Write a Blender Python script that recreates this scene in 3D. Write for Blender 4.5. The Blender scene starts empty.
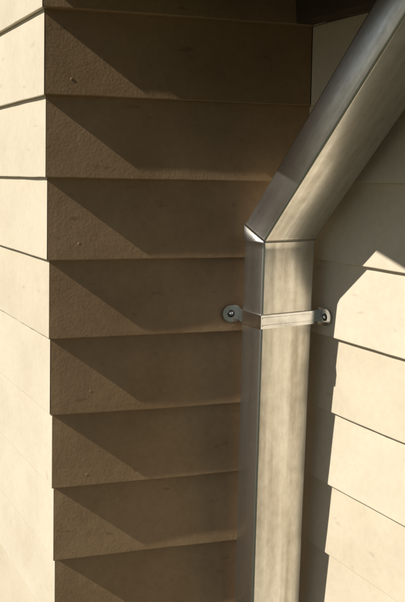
import bpy, math, random
from mathutils import Vector, Matrix, noise
random.seed(7)
S=bpy.context.scene
COL=S.collection
ZC=1.6
H=0.1147
P0=Vector((-0.222,1.09)); B=Vector((.9655,.260)).normalized(); A=Vector((-.498,.867)).normalized()
P1=P0+B*0.395
NC=Vector((B.y,-B.x))
NR=Vector((-A.y,A.x))
PL=P0+A*3.0
PR=P1-A*0.5
def empty(n):
    e=bpy.data.objects.new(n,None); COL.objects.link(e); return e
def mesh(n,v,f,mat,parent=None,smooth=False):
    m=bpy.data.meshes.new(n); m.from_pydata([tuple(x) for x in v],[],f); m.materials.append(mat)
    m.update()
    o=bpy.data.objects.new(n,m); COL.objects.link(o)
    if parent: o.parent=parent
    if smooth:
        for p in m.polygons: p.use_smooth=True
    return o
# ---------- materials
def newmat(n):
    m=bpy.data.materials.new(n); m.use_nodes=True
    nt=m.node_tree; return m,nt,nt.nodes['Principled BSDF']
def N(nt,t,**k):
    n=nt.nodes.new(t)
    for a,b in k.items(): setattr(n,a,b)
    return n
def siding_mat(name,c0,c1,stain=.75,bump=1.0):
    m,nt,bs=newmat(name); L=nt.links.new
    geo=N(nt,'ShaderNodeNewGeometry')
    at=N(nt,'ShaderNodeAttribute',attribute_name='tint')
    r=N(nt,'ShaderNodeValToRGB'); r.color_ramp.elements[0].color=(*c0,1); r.color_ramp.elements[1].color=(*c1,1)
    L(at.outputs['Fac'],r.inputs[0])
    n1=N(nt,'ShaderNodeTexNoise'); n1.inputs['Scale'].default_value=7; n1.inputs['Detail'].default_value=8; n1.inputs['Roughness'].default_value=.6
    L(geo.outputs['Position'],n1.inputs['Vector'])
    r1=N(nt,'ShaderNodeValToRGB'); r1.color_ramp.elements[0].position=.3; r1.color_ramp.elements[0].color=(.72,.68,.62,1); r1.color_ramp.elements[1].position=.62; r1.color_ramp.elements[1].color=(1,1,1,1)
    L(n1.outputs['Fac'],r1.inputs[0])
    mx=N(nt,'ShaderNodeMix',data_type='RGBA',blend_type='MULTIPLY'); mx.inputs[0].default_value=stain
    L(r.outputs[0],mx.inputs[6]); L(r1.outputs[0],mx.inputs[7])
    n2=N(nt,'ShaderNodeTexNoise'); n2.inputs['Scale'].default_value=90; n2.inputs['Detail'].default_value=6; n2.inputs['Roughness'].default_value=.7
    L(geo.outputs['Position'],n2.inputs['Vector'])
    r2=N(nt,'ShaderNodeValToRGB'); r2.color_ramp.elements[0].position=.3; r2.color_ramp.elements[0].color=(.8,.77,.74,1); r2.color_ramp.elements[1].position=.6; r2.color_ramp.elements[1].color=(1,1,1,1)
    L(n2.outputs['Fac'],r2.inputs[0])
    mx2=N(nt,'ShaderNodeMix',data_type='RGBA',blend_type='MULTIPLY'); mx2.inputs[0].default_value=stain*.8
    L(mx.outputs[2],mx2.inputs[6]); L(r2.outputs[0],mx2.inputs[7])
    # sparse small scuffs, elongated along the boards
    mp=N(nt,'ShaderNodeMapping'); mp.inputs['Scale'].default_value=(28,28,70); L(geo.outputs['Position'],mp.inputs[0])
    n5=N(nt,'ShaderNodeTexNoise'); n5.inputs['Scale'].default_value=1; n5.inputs['Detail'].default_value=4; L(mp.outputs[0],n5.inputs['Vector'])
    r5=N(nt,'ShaderNodeValToRGB'); r5.color_ramp.elements[0].position=.26; r5.color_ramp.elements[0].color=(.6,.55,.5,1); r5.color_ramp.elements[1].position=.33; r5.color_ramp.elements[1].color=(1,1,1,1)
    L(n5.outputs['Fac'],r5.inputs[0])
    mx3=N(nt,'ShaderNodeMix',data_type='RGBA',blend_type='MULTIPLY'); mx3.inputs[0].default_value=stain*.8
    L(mx2.outputs[2],mx3.inputs[6]); L(r5.outputs[0],mx3.inputs[7])
    L(mx3.outputs[2],bs.inputs['Base Color'])
    bs.inputs['Roughness'].default_value=.5
    n3=N(nt,'ShaderNodeTexNoise'); n3.inputs['Scale'].default_value=260; n3.inputs['Detail'].default_value=4
    L(geo.outputs['Position'],n3.inputs['Vector'])
    n4=N(nt,'ShaderNodeTexNoise'); n4.inputs['Scale'].default_value=40; n4.inputs['Detail'].default_value=3
    L(geo.outputs['Position'],n4.inputs['Vector'])
    b1=N(nt,'ShaderNodeBump'); b1.inputs['Strength'].default_value=.5*bump; b1.inputs['Distance'].default_value=.0005
    b2=N(nt,'ShaderNodeBump'); b2.inputs['Strength'].default_value=.18*bump; b2.inputs['Distance'].default_value=.0012
    L(n3.outputs['Fac'],b1.inputs['Height']); L(n4.outputs['Fac'],b2.inputs['Height']); L(b1.outputs[0],b2.inputs['Normal']); L(b2.outputs[0],bs.inputs['Normal'])
    return m
def simple(n,c,rough=.6,metal=0,ns=20,var=.25,bump=0):
    m,nt,bs=newmat(n); L=nt.links.new
    g=N(nt,'ShaderNodeNewGeometry'); t=N(nt,'ShaderNodeTexNoise'); t.inputs['Scale'].default_value=ns; t.inputs['Detail'].default_value=6
    L(g.outputs['Position'],t.inputs['Vector'])
    r=N(nt,'ShaderNodeValToRGB'); r.color_ramp.elements[0].position=.3; r.color_ramp.elements[1].position=.7
    r.color_ramp.elements[0].color=(*[x*(1-var) for x in c],1); r.color_ramp.elements[1].color=(*[min(1,x*(1+var)) for x in c],1)
    L(t.outputs['Fac'],r.inputs[0]); L(r.outputs[0],bs.inputs['Base Color'])
    bs.inputs['Roughness'].default_value=rough; bs.inputs['Metallic'].default_value=metal
    if bump:
        b=N(nt,'ShaderNodeBump'); b.inputs['Distance'].default_value=bump; L(t.outputs['Fac'],b.inputs['Height']); L(b.outputs[0],bs.inputs['Normal'])
    return m
def metal_mat(n):
    m,nt,bs=newmat(n); L=nt.links.new
    tc=N(nt,'ShaderNodeUVMap'); tc.uv_map='UVMap'
    mp=N(nt,'ShaderNodeMapping'); mp.inputs['Scale'].default_value=(60,2.6,1); L(tc.outputs[0],mp.inputs[0])
    t=N(nt,'ShaderNodeTexNoise'); t.inputs['Scale'].default_value=1; t.inputs['Detail'].default_value=4; t.inputs['Roughness'].default_value=.5; L(mp.outputs[0],t.inputs['Vector'])
    mp2=N(nt,'ShaderNodeMapping'); mp2.inputs['Scale'].default_value=(80,45,1); L(tc.outputs[0],mp2.inputs[0])
    t2=N(nt,'ShaderNodeTexNoise'); t2.inputs['Scale'].default_value=1; t2.inputs['Detail'].default_value=8; t2.inputs['Roughness'].default_value=.7; L(mp2.outputs[0],t2.inputs['Vector'])
    mxx=N(nt,'ShaderNodeMix',data_type='FLOAT'); mxx.inputs[0].default_value=.38; L(t.outputs['Fac'],mxx.inputs[2]); L(t2.outputs['Fac'],mxx.inputs[3])
    r=N(nt,'ShaderNodeValToRGB'); r.color_ramp.elements[0].position=.36; r.color_ramp.elements[0].color=(.54,.50,.44,1); r.color_ramp.elements[1].position=.6; r.color_ramp.elements[1].color=(.80,.785,.75,1)
    L(mxx.outputs[0],r.inputs[0]); L(r.outputs[0],bs.inputs['Base Color'])
    bs.inputs['Metallic'].default_value=1
    rr=N(nt,'ShaderNodeMapRange'); rr.inputs['From Min'].default_value=.3; rr.inputs['From Max'].default_value=.7; rr.inputs['To Min'].default_value=.40; rr.inputs['To Max'].default_value=.22
    L(mxx.outputs[0],rr.inputs[0]); L(rr.outputs[0],bs.inputs['Roughness'])
    mp3=N(nt,'ShaderNodeMapping'); mp3.inputs['Scale'].default_value=(22,6,1); L(tc.outputs[0],mp3.inputs[0])
    t3=N(nt,'ShaderNodeTexNoise'); t3.inputs['Scale'].default_value=1; t3.inputs['Detail'].default_value=2; L(mp3.outputs[0],t3.inputs['Vector'])
    b=N(nt,'ShaderNodeBump'); b.inputs['Distance'].default_value=.0012; b.inputs['Strength'].default_value=.5; L(t3.outputs['Fac'],b.inputs['Height']); L(b.outputs[0],bs.inputs['Normal'])
    return m
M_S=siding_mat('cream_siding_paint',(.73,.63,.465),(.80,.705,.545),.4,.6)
M_SD=siding_mat('shade_darkened_siding_paint',(.40,.258,.132),(.47,.31,.165),.8,1.0)  # same siding as the cream walls, recess shade darkened into the colour
M_M=metal_mat('galvanized_steel')
M_ST=simple('bright_zinc_strap',(.84,.85,.87),.18,1,60,.12,.0004)
M_SC=simple('screw_steel',(.12,.115,.11),.4,1,200,.3)
M_DK=simple('brown_fascia_paint',(.08,.052,.03),.6,0,15,.2)
M_G=simple('grass_ground',(.05,.055,.028),.95,0,3,.4,.02)
M_RF=simple('dark_roofing',(.05,.045,.04),.9,0,30,.3)
# ---------- siding
house=empty('house')
def offset_path(pts,norms,offs):
    out=[]
    n=len(pts)
    for i in range(n):
        if i==0: out.append(pts[0]+norms[0]*offs[0])
        elif i==n-1: out.append(pts[-1]+norms[-1]*offs[-1])
        else:
            n1,n2=norms[i-1],norms[i]; d1=n1.dot(pts[i])+offs[i-1]; d2=n2.dot(pts[i])+offs[i]
            det=n1.x*n2.y-n1.y*n2.x
            out.append(Vector(((d1*n2.y-n1.y*d2)/det,(n1.x*d2-d1*n2.x)/det)))
    return out
pts=[PL,P0,P1,PR]; norms=[NR,NC,NR]; T=[.007,.014,.008]
Z_LAP0=ZC+.107
kmin=-10; kmax=14
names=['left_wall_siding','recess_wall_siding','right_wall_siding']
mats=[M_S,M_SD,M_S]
data=[([],[],[]) for _ in range(3)]
for k in range(kmin,kmax+1):
    z0=Z_LAP0+k*H
    for f in range(3):
        V,F,TT=data[f]
        rnd=random.random(); tj=random.uniform(-.0006,.0006); zj=random.uniform(-.0012,.0012); zt=random.uniform(-.0018,.0018)
        prof=[(0.0006,-.35),(0.0,.90),(.0004,.97),(.0014,1.0),(.03,.74+.0),(.06,.48),(.09,.22),(H+.004,-.035)]
        lenf=(pts[f+1]-pts[f]).length
        seg=max(8,int(lenf/.012)); seg=min(seg,120)
        base=len(V)
        for (dz,o) in prof:
            offs=[T[j]*o for j in range(3)]
            offs[f]+=tj
            pp=offset_path(pts,norms,offs)
            a,b=pp[f],pp[f+1]; d=(b-a).normalized()
            a=a+d*.0003; b=b-d*.0003
            for i in range(seg+1):
                s=i/seg; p=a.lerp(b,s)
                w=.0009*noise.noise(Vector((p.x*8,p.y*8,k*3.1)))+.0004*noise.noise(Vector((p.x*45,p.y*45,k*3.1)))
                w2=.0007*noise.noise(Vector((p.x*9+5,p.y*9,k*3.1+dz*12)))
                if i in(0,seg): w2=0
                p=p+norms[f]*w2
                V.append((p.x,p.y,z0+dz+zj*(1 if dz<.01 else 0)+w+zt*(s-.5)))
        for r in range(len(prof)-1):
            for i in range(seg):
                q=base+r*(seg+1)+i
                F.append((q,q+1,q+seg+2,q+seg+1)); TT.append(rnd)
for f in range(3):
    V,F,TT=data[f]
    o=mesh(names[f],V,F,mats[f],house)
    at=o.data.attributes.new('tint','FLOAT','FACE')
    for i,t in enumerate(TT): at.data[i].value=t
zt=Z_LAP0+(kmax+1)*H; zb=Z_LAP0+kmin*H
inn=offset_path(pts,norms,[-.02]*3)
ring=inn+[Vector((PR.x+3.0,PR.y+1.5)),Vector((PL.x+3.0,PL.y+2.0))]
n=len(ring)
V=[(p.x,p.y,0.0) for p in ring]+[(p.x,p.y,zt) for p in ring]
F=[(i,(i+1)%n,n+(i+1)%n,n+i) for i in range(n)]
mesh('wall_sheathing',V,F,M_RF,house)
out=offset_path(pts,norms,[.03]*3)+ring[4:]
V=[(p.x,p.y,zt) for p in out]+[(p.x,p.y,zt+.12) for p in out]
F=[(i,(i+1)%n,n+(i+1)%n,n+i) for i in range(n)]+[tuple(range(n))[::-1],tuple(range(n,2*n))]
mesh('roof',V,F,M_RF,house)
found=offset_path(pts,norms,[.0]*3)+ring[4:]
V=[(p.x,p.y,-.05) for p in found]+[(p.x,p.y,zb+.02) for p in found]
F=[(i,(i+1)%n,n+(i+1)%n,n+i) for i in range(n)]
mesh('foundation',V,F,simple('concrete',(.3,.29,.27),.9,0,25,.2,.003),house)
def disc(c,nrm,r,th,mat,name,parent,seg=14):
    nrm=Vector(nrm).normalized(); u=nrm.orthogonal().normalized(); v=nrm.cross(u)
    V=[];F=[]
    for (rr,hh) in ((r,0),(r,th*.6),(r*.8,th),(r*.35,th*1.1)):
        for i in range(seg):
            a=2*math.pi*i/seg; V.append(Vector(c)+u*rr*math.cos(a)+v*rr*math.sin(a)+nrm*hh)
    for j in range(3):
        for i in range(seg):
            F.append((j*seg+i,j*seg+(i+1)%seg,(j+1)*seg+(i+1)%seg,(j+1)*seg+i))
    F.append(tuple(range(3*seg,4*seg)))
    return mesh(name,V,F,mat,parent,True)
def nail(face_p,dirv,nrm,k,s,i):
    p=face_p+dirv*s
    dz=.022+random.uniform(-.008,.01)
    o=T[1 if nrm is NC else 0]*(1-dz/H)
    p=p+nrm*(o-.0003)
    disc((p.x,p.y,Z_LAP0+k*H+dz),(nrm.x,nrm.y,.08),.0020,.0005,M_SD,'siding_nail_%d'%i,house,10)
i=0
for k in range(-6,2):
    nail(P0,B,NC,k,.045+random.uniform(-.015,.015),i); i+=1
# ---------- downspout
ds=empty('downspout')
W=Vector((A.y,-A.x,0)).normalized(); Hd=Vector((-A.x,-A.y,0)); Up=Vector((0,0,1))
Q=Vector((.0859,1.0796,0)); wd=.0925; dp=.052
phi=math.radians(46)
zE=ZC-.092
LEAN=.006
dirU=Hd*math.cos(phi)+Up*math.sin(phi)
nU=Hd*math.sin(phi)-Up*math.cos(phi)
def rrect(w,d,r,seg=3):
    pts=[]
    for cx,cy,a0 in ((w-r,r,-90),(w-r,d-r,0),(r,d-r,90),(r,r,180)):
        for i in range(seg+1):
            a=math.radians(a0+90*i/seg); pts.append((cx+r*math.cos(a),cy+r*math.sin(a)))
    return pts
def sweep(name,rp,stations,mat,parent):
    V=[];F=[];n=len(rp); UV=[]
    L=0; prev=None
    per=[0]
    for i in range(n): 
        a=rp[i]; b=rp[(i+1)%n]; per.append(per[-1]+math.hypot(a[0]-b[0],a[1]-b[1]))
    Ls=[]
    for (o,bv,g) in stations:
        if prev is not None: L+=(o-prev).length
        prev=o; Ls.append(L)
        for (x,y) in rp:
            cx,cy=wd/2,dp/2
            x2=cx+(x-cx)*(1+g/cx); y2=cy+(y-cy)*(1+g/cy)
            V.append(o+W*x2+bv*y2)
    for j in range(len(stations)-1):
        for i in range(n):
            F.append((j*n+i,j*n+(i+1)%n,(j+1)*n+(i+1)%n,(j+1)*n+i))
            UV.append(((per[i],Ls[j]),(per[i+1],Ls[j]),(per[i+1],Ls[j+1]),(per[i],Ls[j+1])))
    o=mesh(name,V,F,mat,parent,True)
    uv=o.data.uv_layers.new(name='UVMap')
    for p in o.data.polygons:
        for c,li in enumerate(p.loop_indices): uv.data[li].uv=UV[p.index][c]
    o.data.set_sharp_from_angle(angle=math.radians(50))
    sol=o.modifiers.new('t','SOLIDIFY'); sol.thickness=.0008; sol.offset=-1
    return o
rp=rrect(wd,dp,.0035)
bL=-Hd
bU=-nU
bis=(bL+bU).normalized(); mit=bis/ (bis.dot(bL))
E=Vector((Q.x,Q.y,zE))
st=[]
z=0.25
while z<zE-.03:
    st.append((Vector((Q.x,Q.y,z))-W*LEAN*(zE-z),bL,.0007*noise.noise(Vector((0,0,z*7))))); z+=.05
st+= [(E-Up*.012,bL,0),(E-Up*.0045,bL,0),(E-Up*.003,bL,.0006),(E,mit,.0012)]
st2=[(E,mit,.0012),(E+dirU*.004,mit,.0005),(E+dirU*.006,mit,0)]
for d in (.05,.1,.2,.3,.4,.5,.6): st2.append((E+dirU*d,bU,0))
sweep('lower_pipe',rp,st,M_M,ds); sweep('upper_pipe',rp,st2,M_M,ds)
# ---------- strap
clamp=empty('pipe_clamp')
zs=ZC-.2085; hs=.0205
Q3=Vector((Q.x,Q.y,zs))-W*LEAN*(zE-zs)
def strip(name,line,h,mat,parent,th=.0010):
    V=[];F=[]
    for p in line: V+= [p-Up*h/2,p+Up*h/2]
    for i in range(len(line)-1): F.append((2*i,2*i+2,2*i+3,2*i+1))
    o=mesh(name,V,F,mat,parent)
    s=o.modifiers.new('t','SOLIDIFY'); s.thickness=th; s.offset=0
    bv=o.modifiers.new('b','BEVEL'); bv.width=.0004; bv.segments=2
    return o
g=.0016
FL=Q3-W*g+Hd*g; FR=Q3+W*(wd+g)+Hd*g
BL=Q3-W*g-Hd*(dp-.004)
def on_wall(o,dirv,nrm,s,off): 
    p=o+dirv*s+nrm*off; return Vector((p.x,p.y,zs))
sL=(Vector((BL.x,BL.y))-P0).dot(B)
tabL0=on_wall(P0,B,NC,sL+.004,.0155)
line=[tabL0,BL,FL,FL.lerp(FR,.33)+Hd*.0010,FL.lerp(FR,.66)+Hd*.0012,FR]
sR=(Vector((FR.x,FR.y))-P1).dot(-A)
BR=on_wall(P1,-A,NR,sR-.010,.0105)
line.append(BR)
strip('strap_band',line,hs,M_ST,clamp)
for q,dz in enumerate((-.0055,.0055)):
    strip('strap_rib_%d'%q,[p+Hd*.0008+Up*dz for p in (FL+W*.002,FL.lerp(FR,.33)+Hd*.0012,FL.lerp(FR,.66)+Hd*.0014,FR-W*.002)],.0022,M_ST,clamp)
def tab(name,c,dirv,nrm,length,h,hole):
    V=[];F=[];seg=28
    outer=[];inner=[]
    r=h/2
    cx=length-r
    for i in range(seg):
        a=2*math.pi*i/seg
        dx,dy=math.cos(a),math.sin(a)
        if dx>=0: px,py=cx+r*dx,r*dy
        else:
            t=min((cx/(-dx)) if dx<-1e-6 else 9, (r/abs(dy)) if abs(dy)>1e-6 else 9)
            px,py=cx+dx*t,dy*t
        outer.append((px,py)); inner.append((cx+hole*dx,hole*dy))
    for x,y in outer+inner: V.append(c+dirv*x+Up*y)
    for i in range(seg):
        F.append((i,(i+1)%seg,seg+(i+1)%seg,seg+i))
    o=mesh(name,V,F,M_ST,clamp)
    s=o.modifiers.new('t','SOLIDIFY'); s.thickness=.0014; s.offset=0
    cc=c+dirv*cx
    disc(cc-nrm*.001,nrm,hole*.95,.0022,M_SC,name+'_screw',clamp,18)
    disc(cc+nrm*.0012,nrm,hole*.5,.0016,M_ST,name+'_screw_head',clamp,6)
    return o
B3=Vector((B.x,B.y,0)); NC3=Vector((NC.x,NC.y,0)); NR3=Vector((NR.x,NR.y,0))
tab('left_tab',tabL0,-B3,NC3,.026,.026,.0058)
tab('right_tab',BR,Hd,NR3,.030,.026,.0058)
# ---------- unseen eave added to shade the right wall and block sky, plus trim
eave=empty('added_shade_eave')
def polyp(name,ps,z0,z1,mat,parent):
    n=len(ps)
    V=[(p.x,p.y,z0) for p in ps]+[(p.x,p.y,z1) for p in ps]
    F=[tuple(range(n)),tuple(range(2*n-1,n-1,-1))]+[(i,n+i,n+(i+1)%n,(i+1)%n) for i in range(n)]
    o=mesh(name,V,F,mat,parent); b=o.modifiers.new('b','BEVEL'); b.width=.002; b.segments=2
    return o
c0=P1-NC*.012-NR*.012
pr=.39; pe=.95; le=1.3  # eave widens toward the viewer to deepen the shade
polyp('shade_soffit',[c0,c0-A*le,c0-A*le-B*pe,c0-B*pr],ZC+.262,ZC+.30,M_DK,eave)
polyp('shade_fascia',[c0-B*(pr+.001),c0-A*le-B*(pe+.001),c0-A*le-B*(pe+.02),c0-B*(pr+.02)],ZC+.258,ZC+.35,M_DK,eave)
polyp('shade_eave_roofing',[c0,c0-A*(le+.02),c0-A*(le+.02)-B*(pe+.04),c0-B*(pr+.04)],ZC+.352,ZC+.37,M_RF,eave)
polyp('bed_moulding',[c0,c0-A*.6,c0-A*.6-B*.05,c0-B*.05],ZC+.222,ZC+.261,M_DK,eave)
# ---------- ground
gr=mesh('ground',[(-300,-300,0),(300,-300,0),(300,300,0),(-300,300,0)],[(0,1,2,3)],M_G)
# ---------- light
e=math.radians(37.5); delta=math.radians(0.3)
az=math.atan2(-B.y,-B.x)+delta
sv=Vector((math.cos(az)*math.cos(e),math.sin(az)*math.cos(e),math.sin(e)))
ld=bpy.data.lights.new('sun','SUN'); ld.energy=5; ld.angle=math.radians(.5); ld.color=(1,.96,.89)
lo=bpy.data.objects.new('sun',ld); COL.objects.link(lo); lo.rotation_euler=sv.to_track_quat('Z','Y').to_euler()
w=bpy.data.worlds.new('World'); S.world=w; w.use_nodes=True
nt=w.node_tree; bg=nt.nodes['Background']; sk=nt.nodes.new('ShaderNodeTexSky'); sk.sky_type='NISHITA'; sk.sun_disc=False
sk.sun_elevation=e; sk.sun_rotation=math.atan2(sv.x,sv.y)%(2*math.pi)
nt.links.new(sk.outputs[0],bg.inputs[0]); bg.inputs[1].default_value=.05
# ---------- camera
cd=bpy.data.cameras.new('camera'); co=bpy.data.objects.new('camera',cd); COL.objects.link(co)
co.matrix_world=Matrix.Translation((0,0,ZC))@Matrix.Rotation(math.radians(90-9.4),4,'X')@Matrix.Rotation(math.radians(.8),4,'Z')
cd.sensor_fit='VERTICAL'; cd.sensor_height=24; cd.lens=24*760/602; cd.clip_start=.01; cd.clip_end=1000
S.camera=co
S.view_settings.view_transform='Standard'; S.view_settings.look='None'; S.view_settings.exposure=0
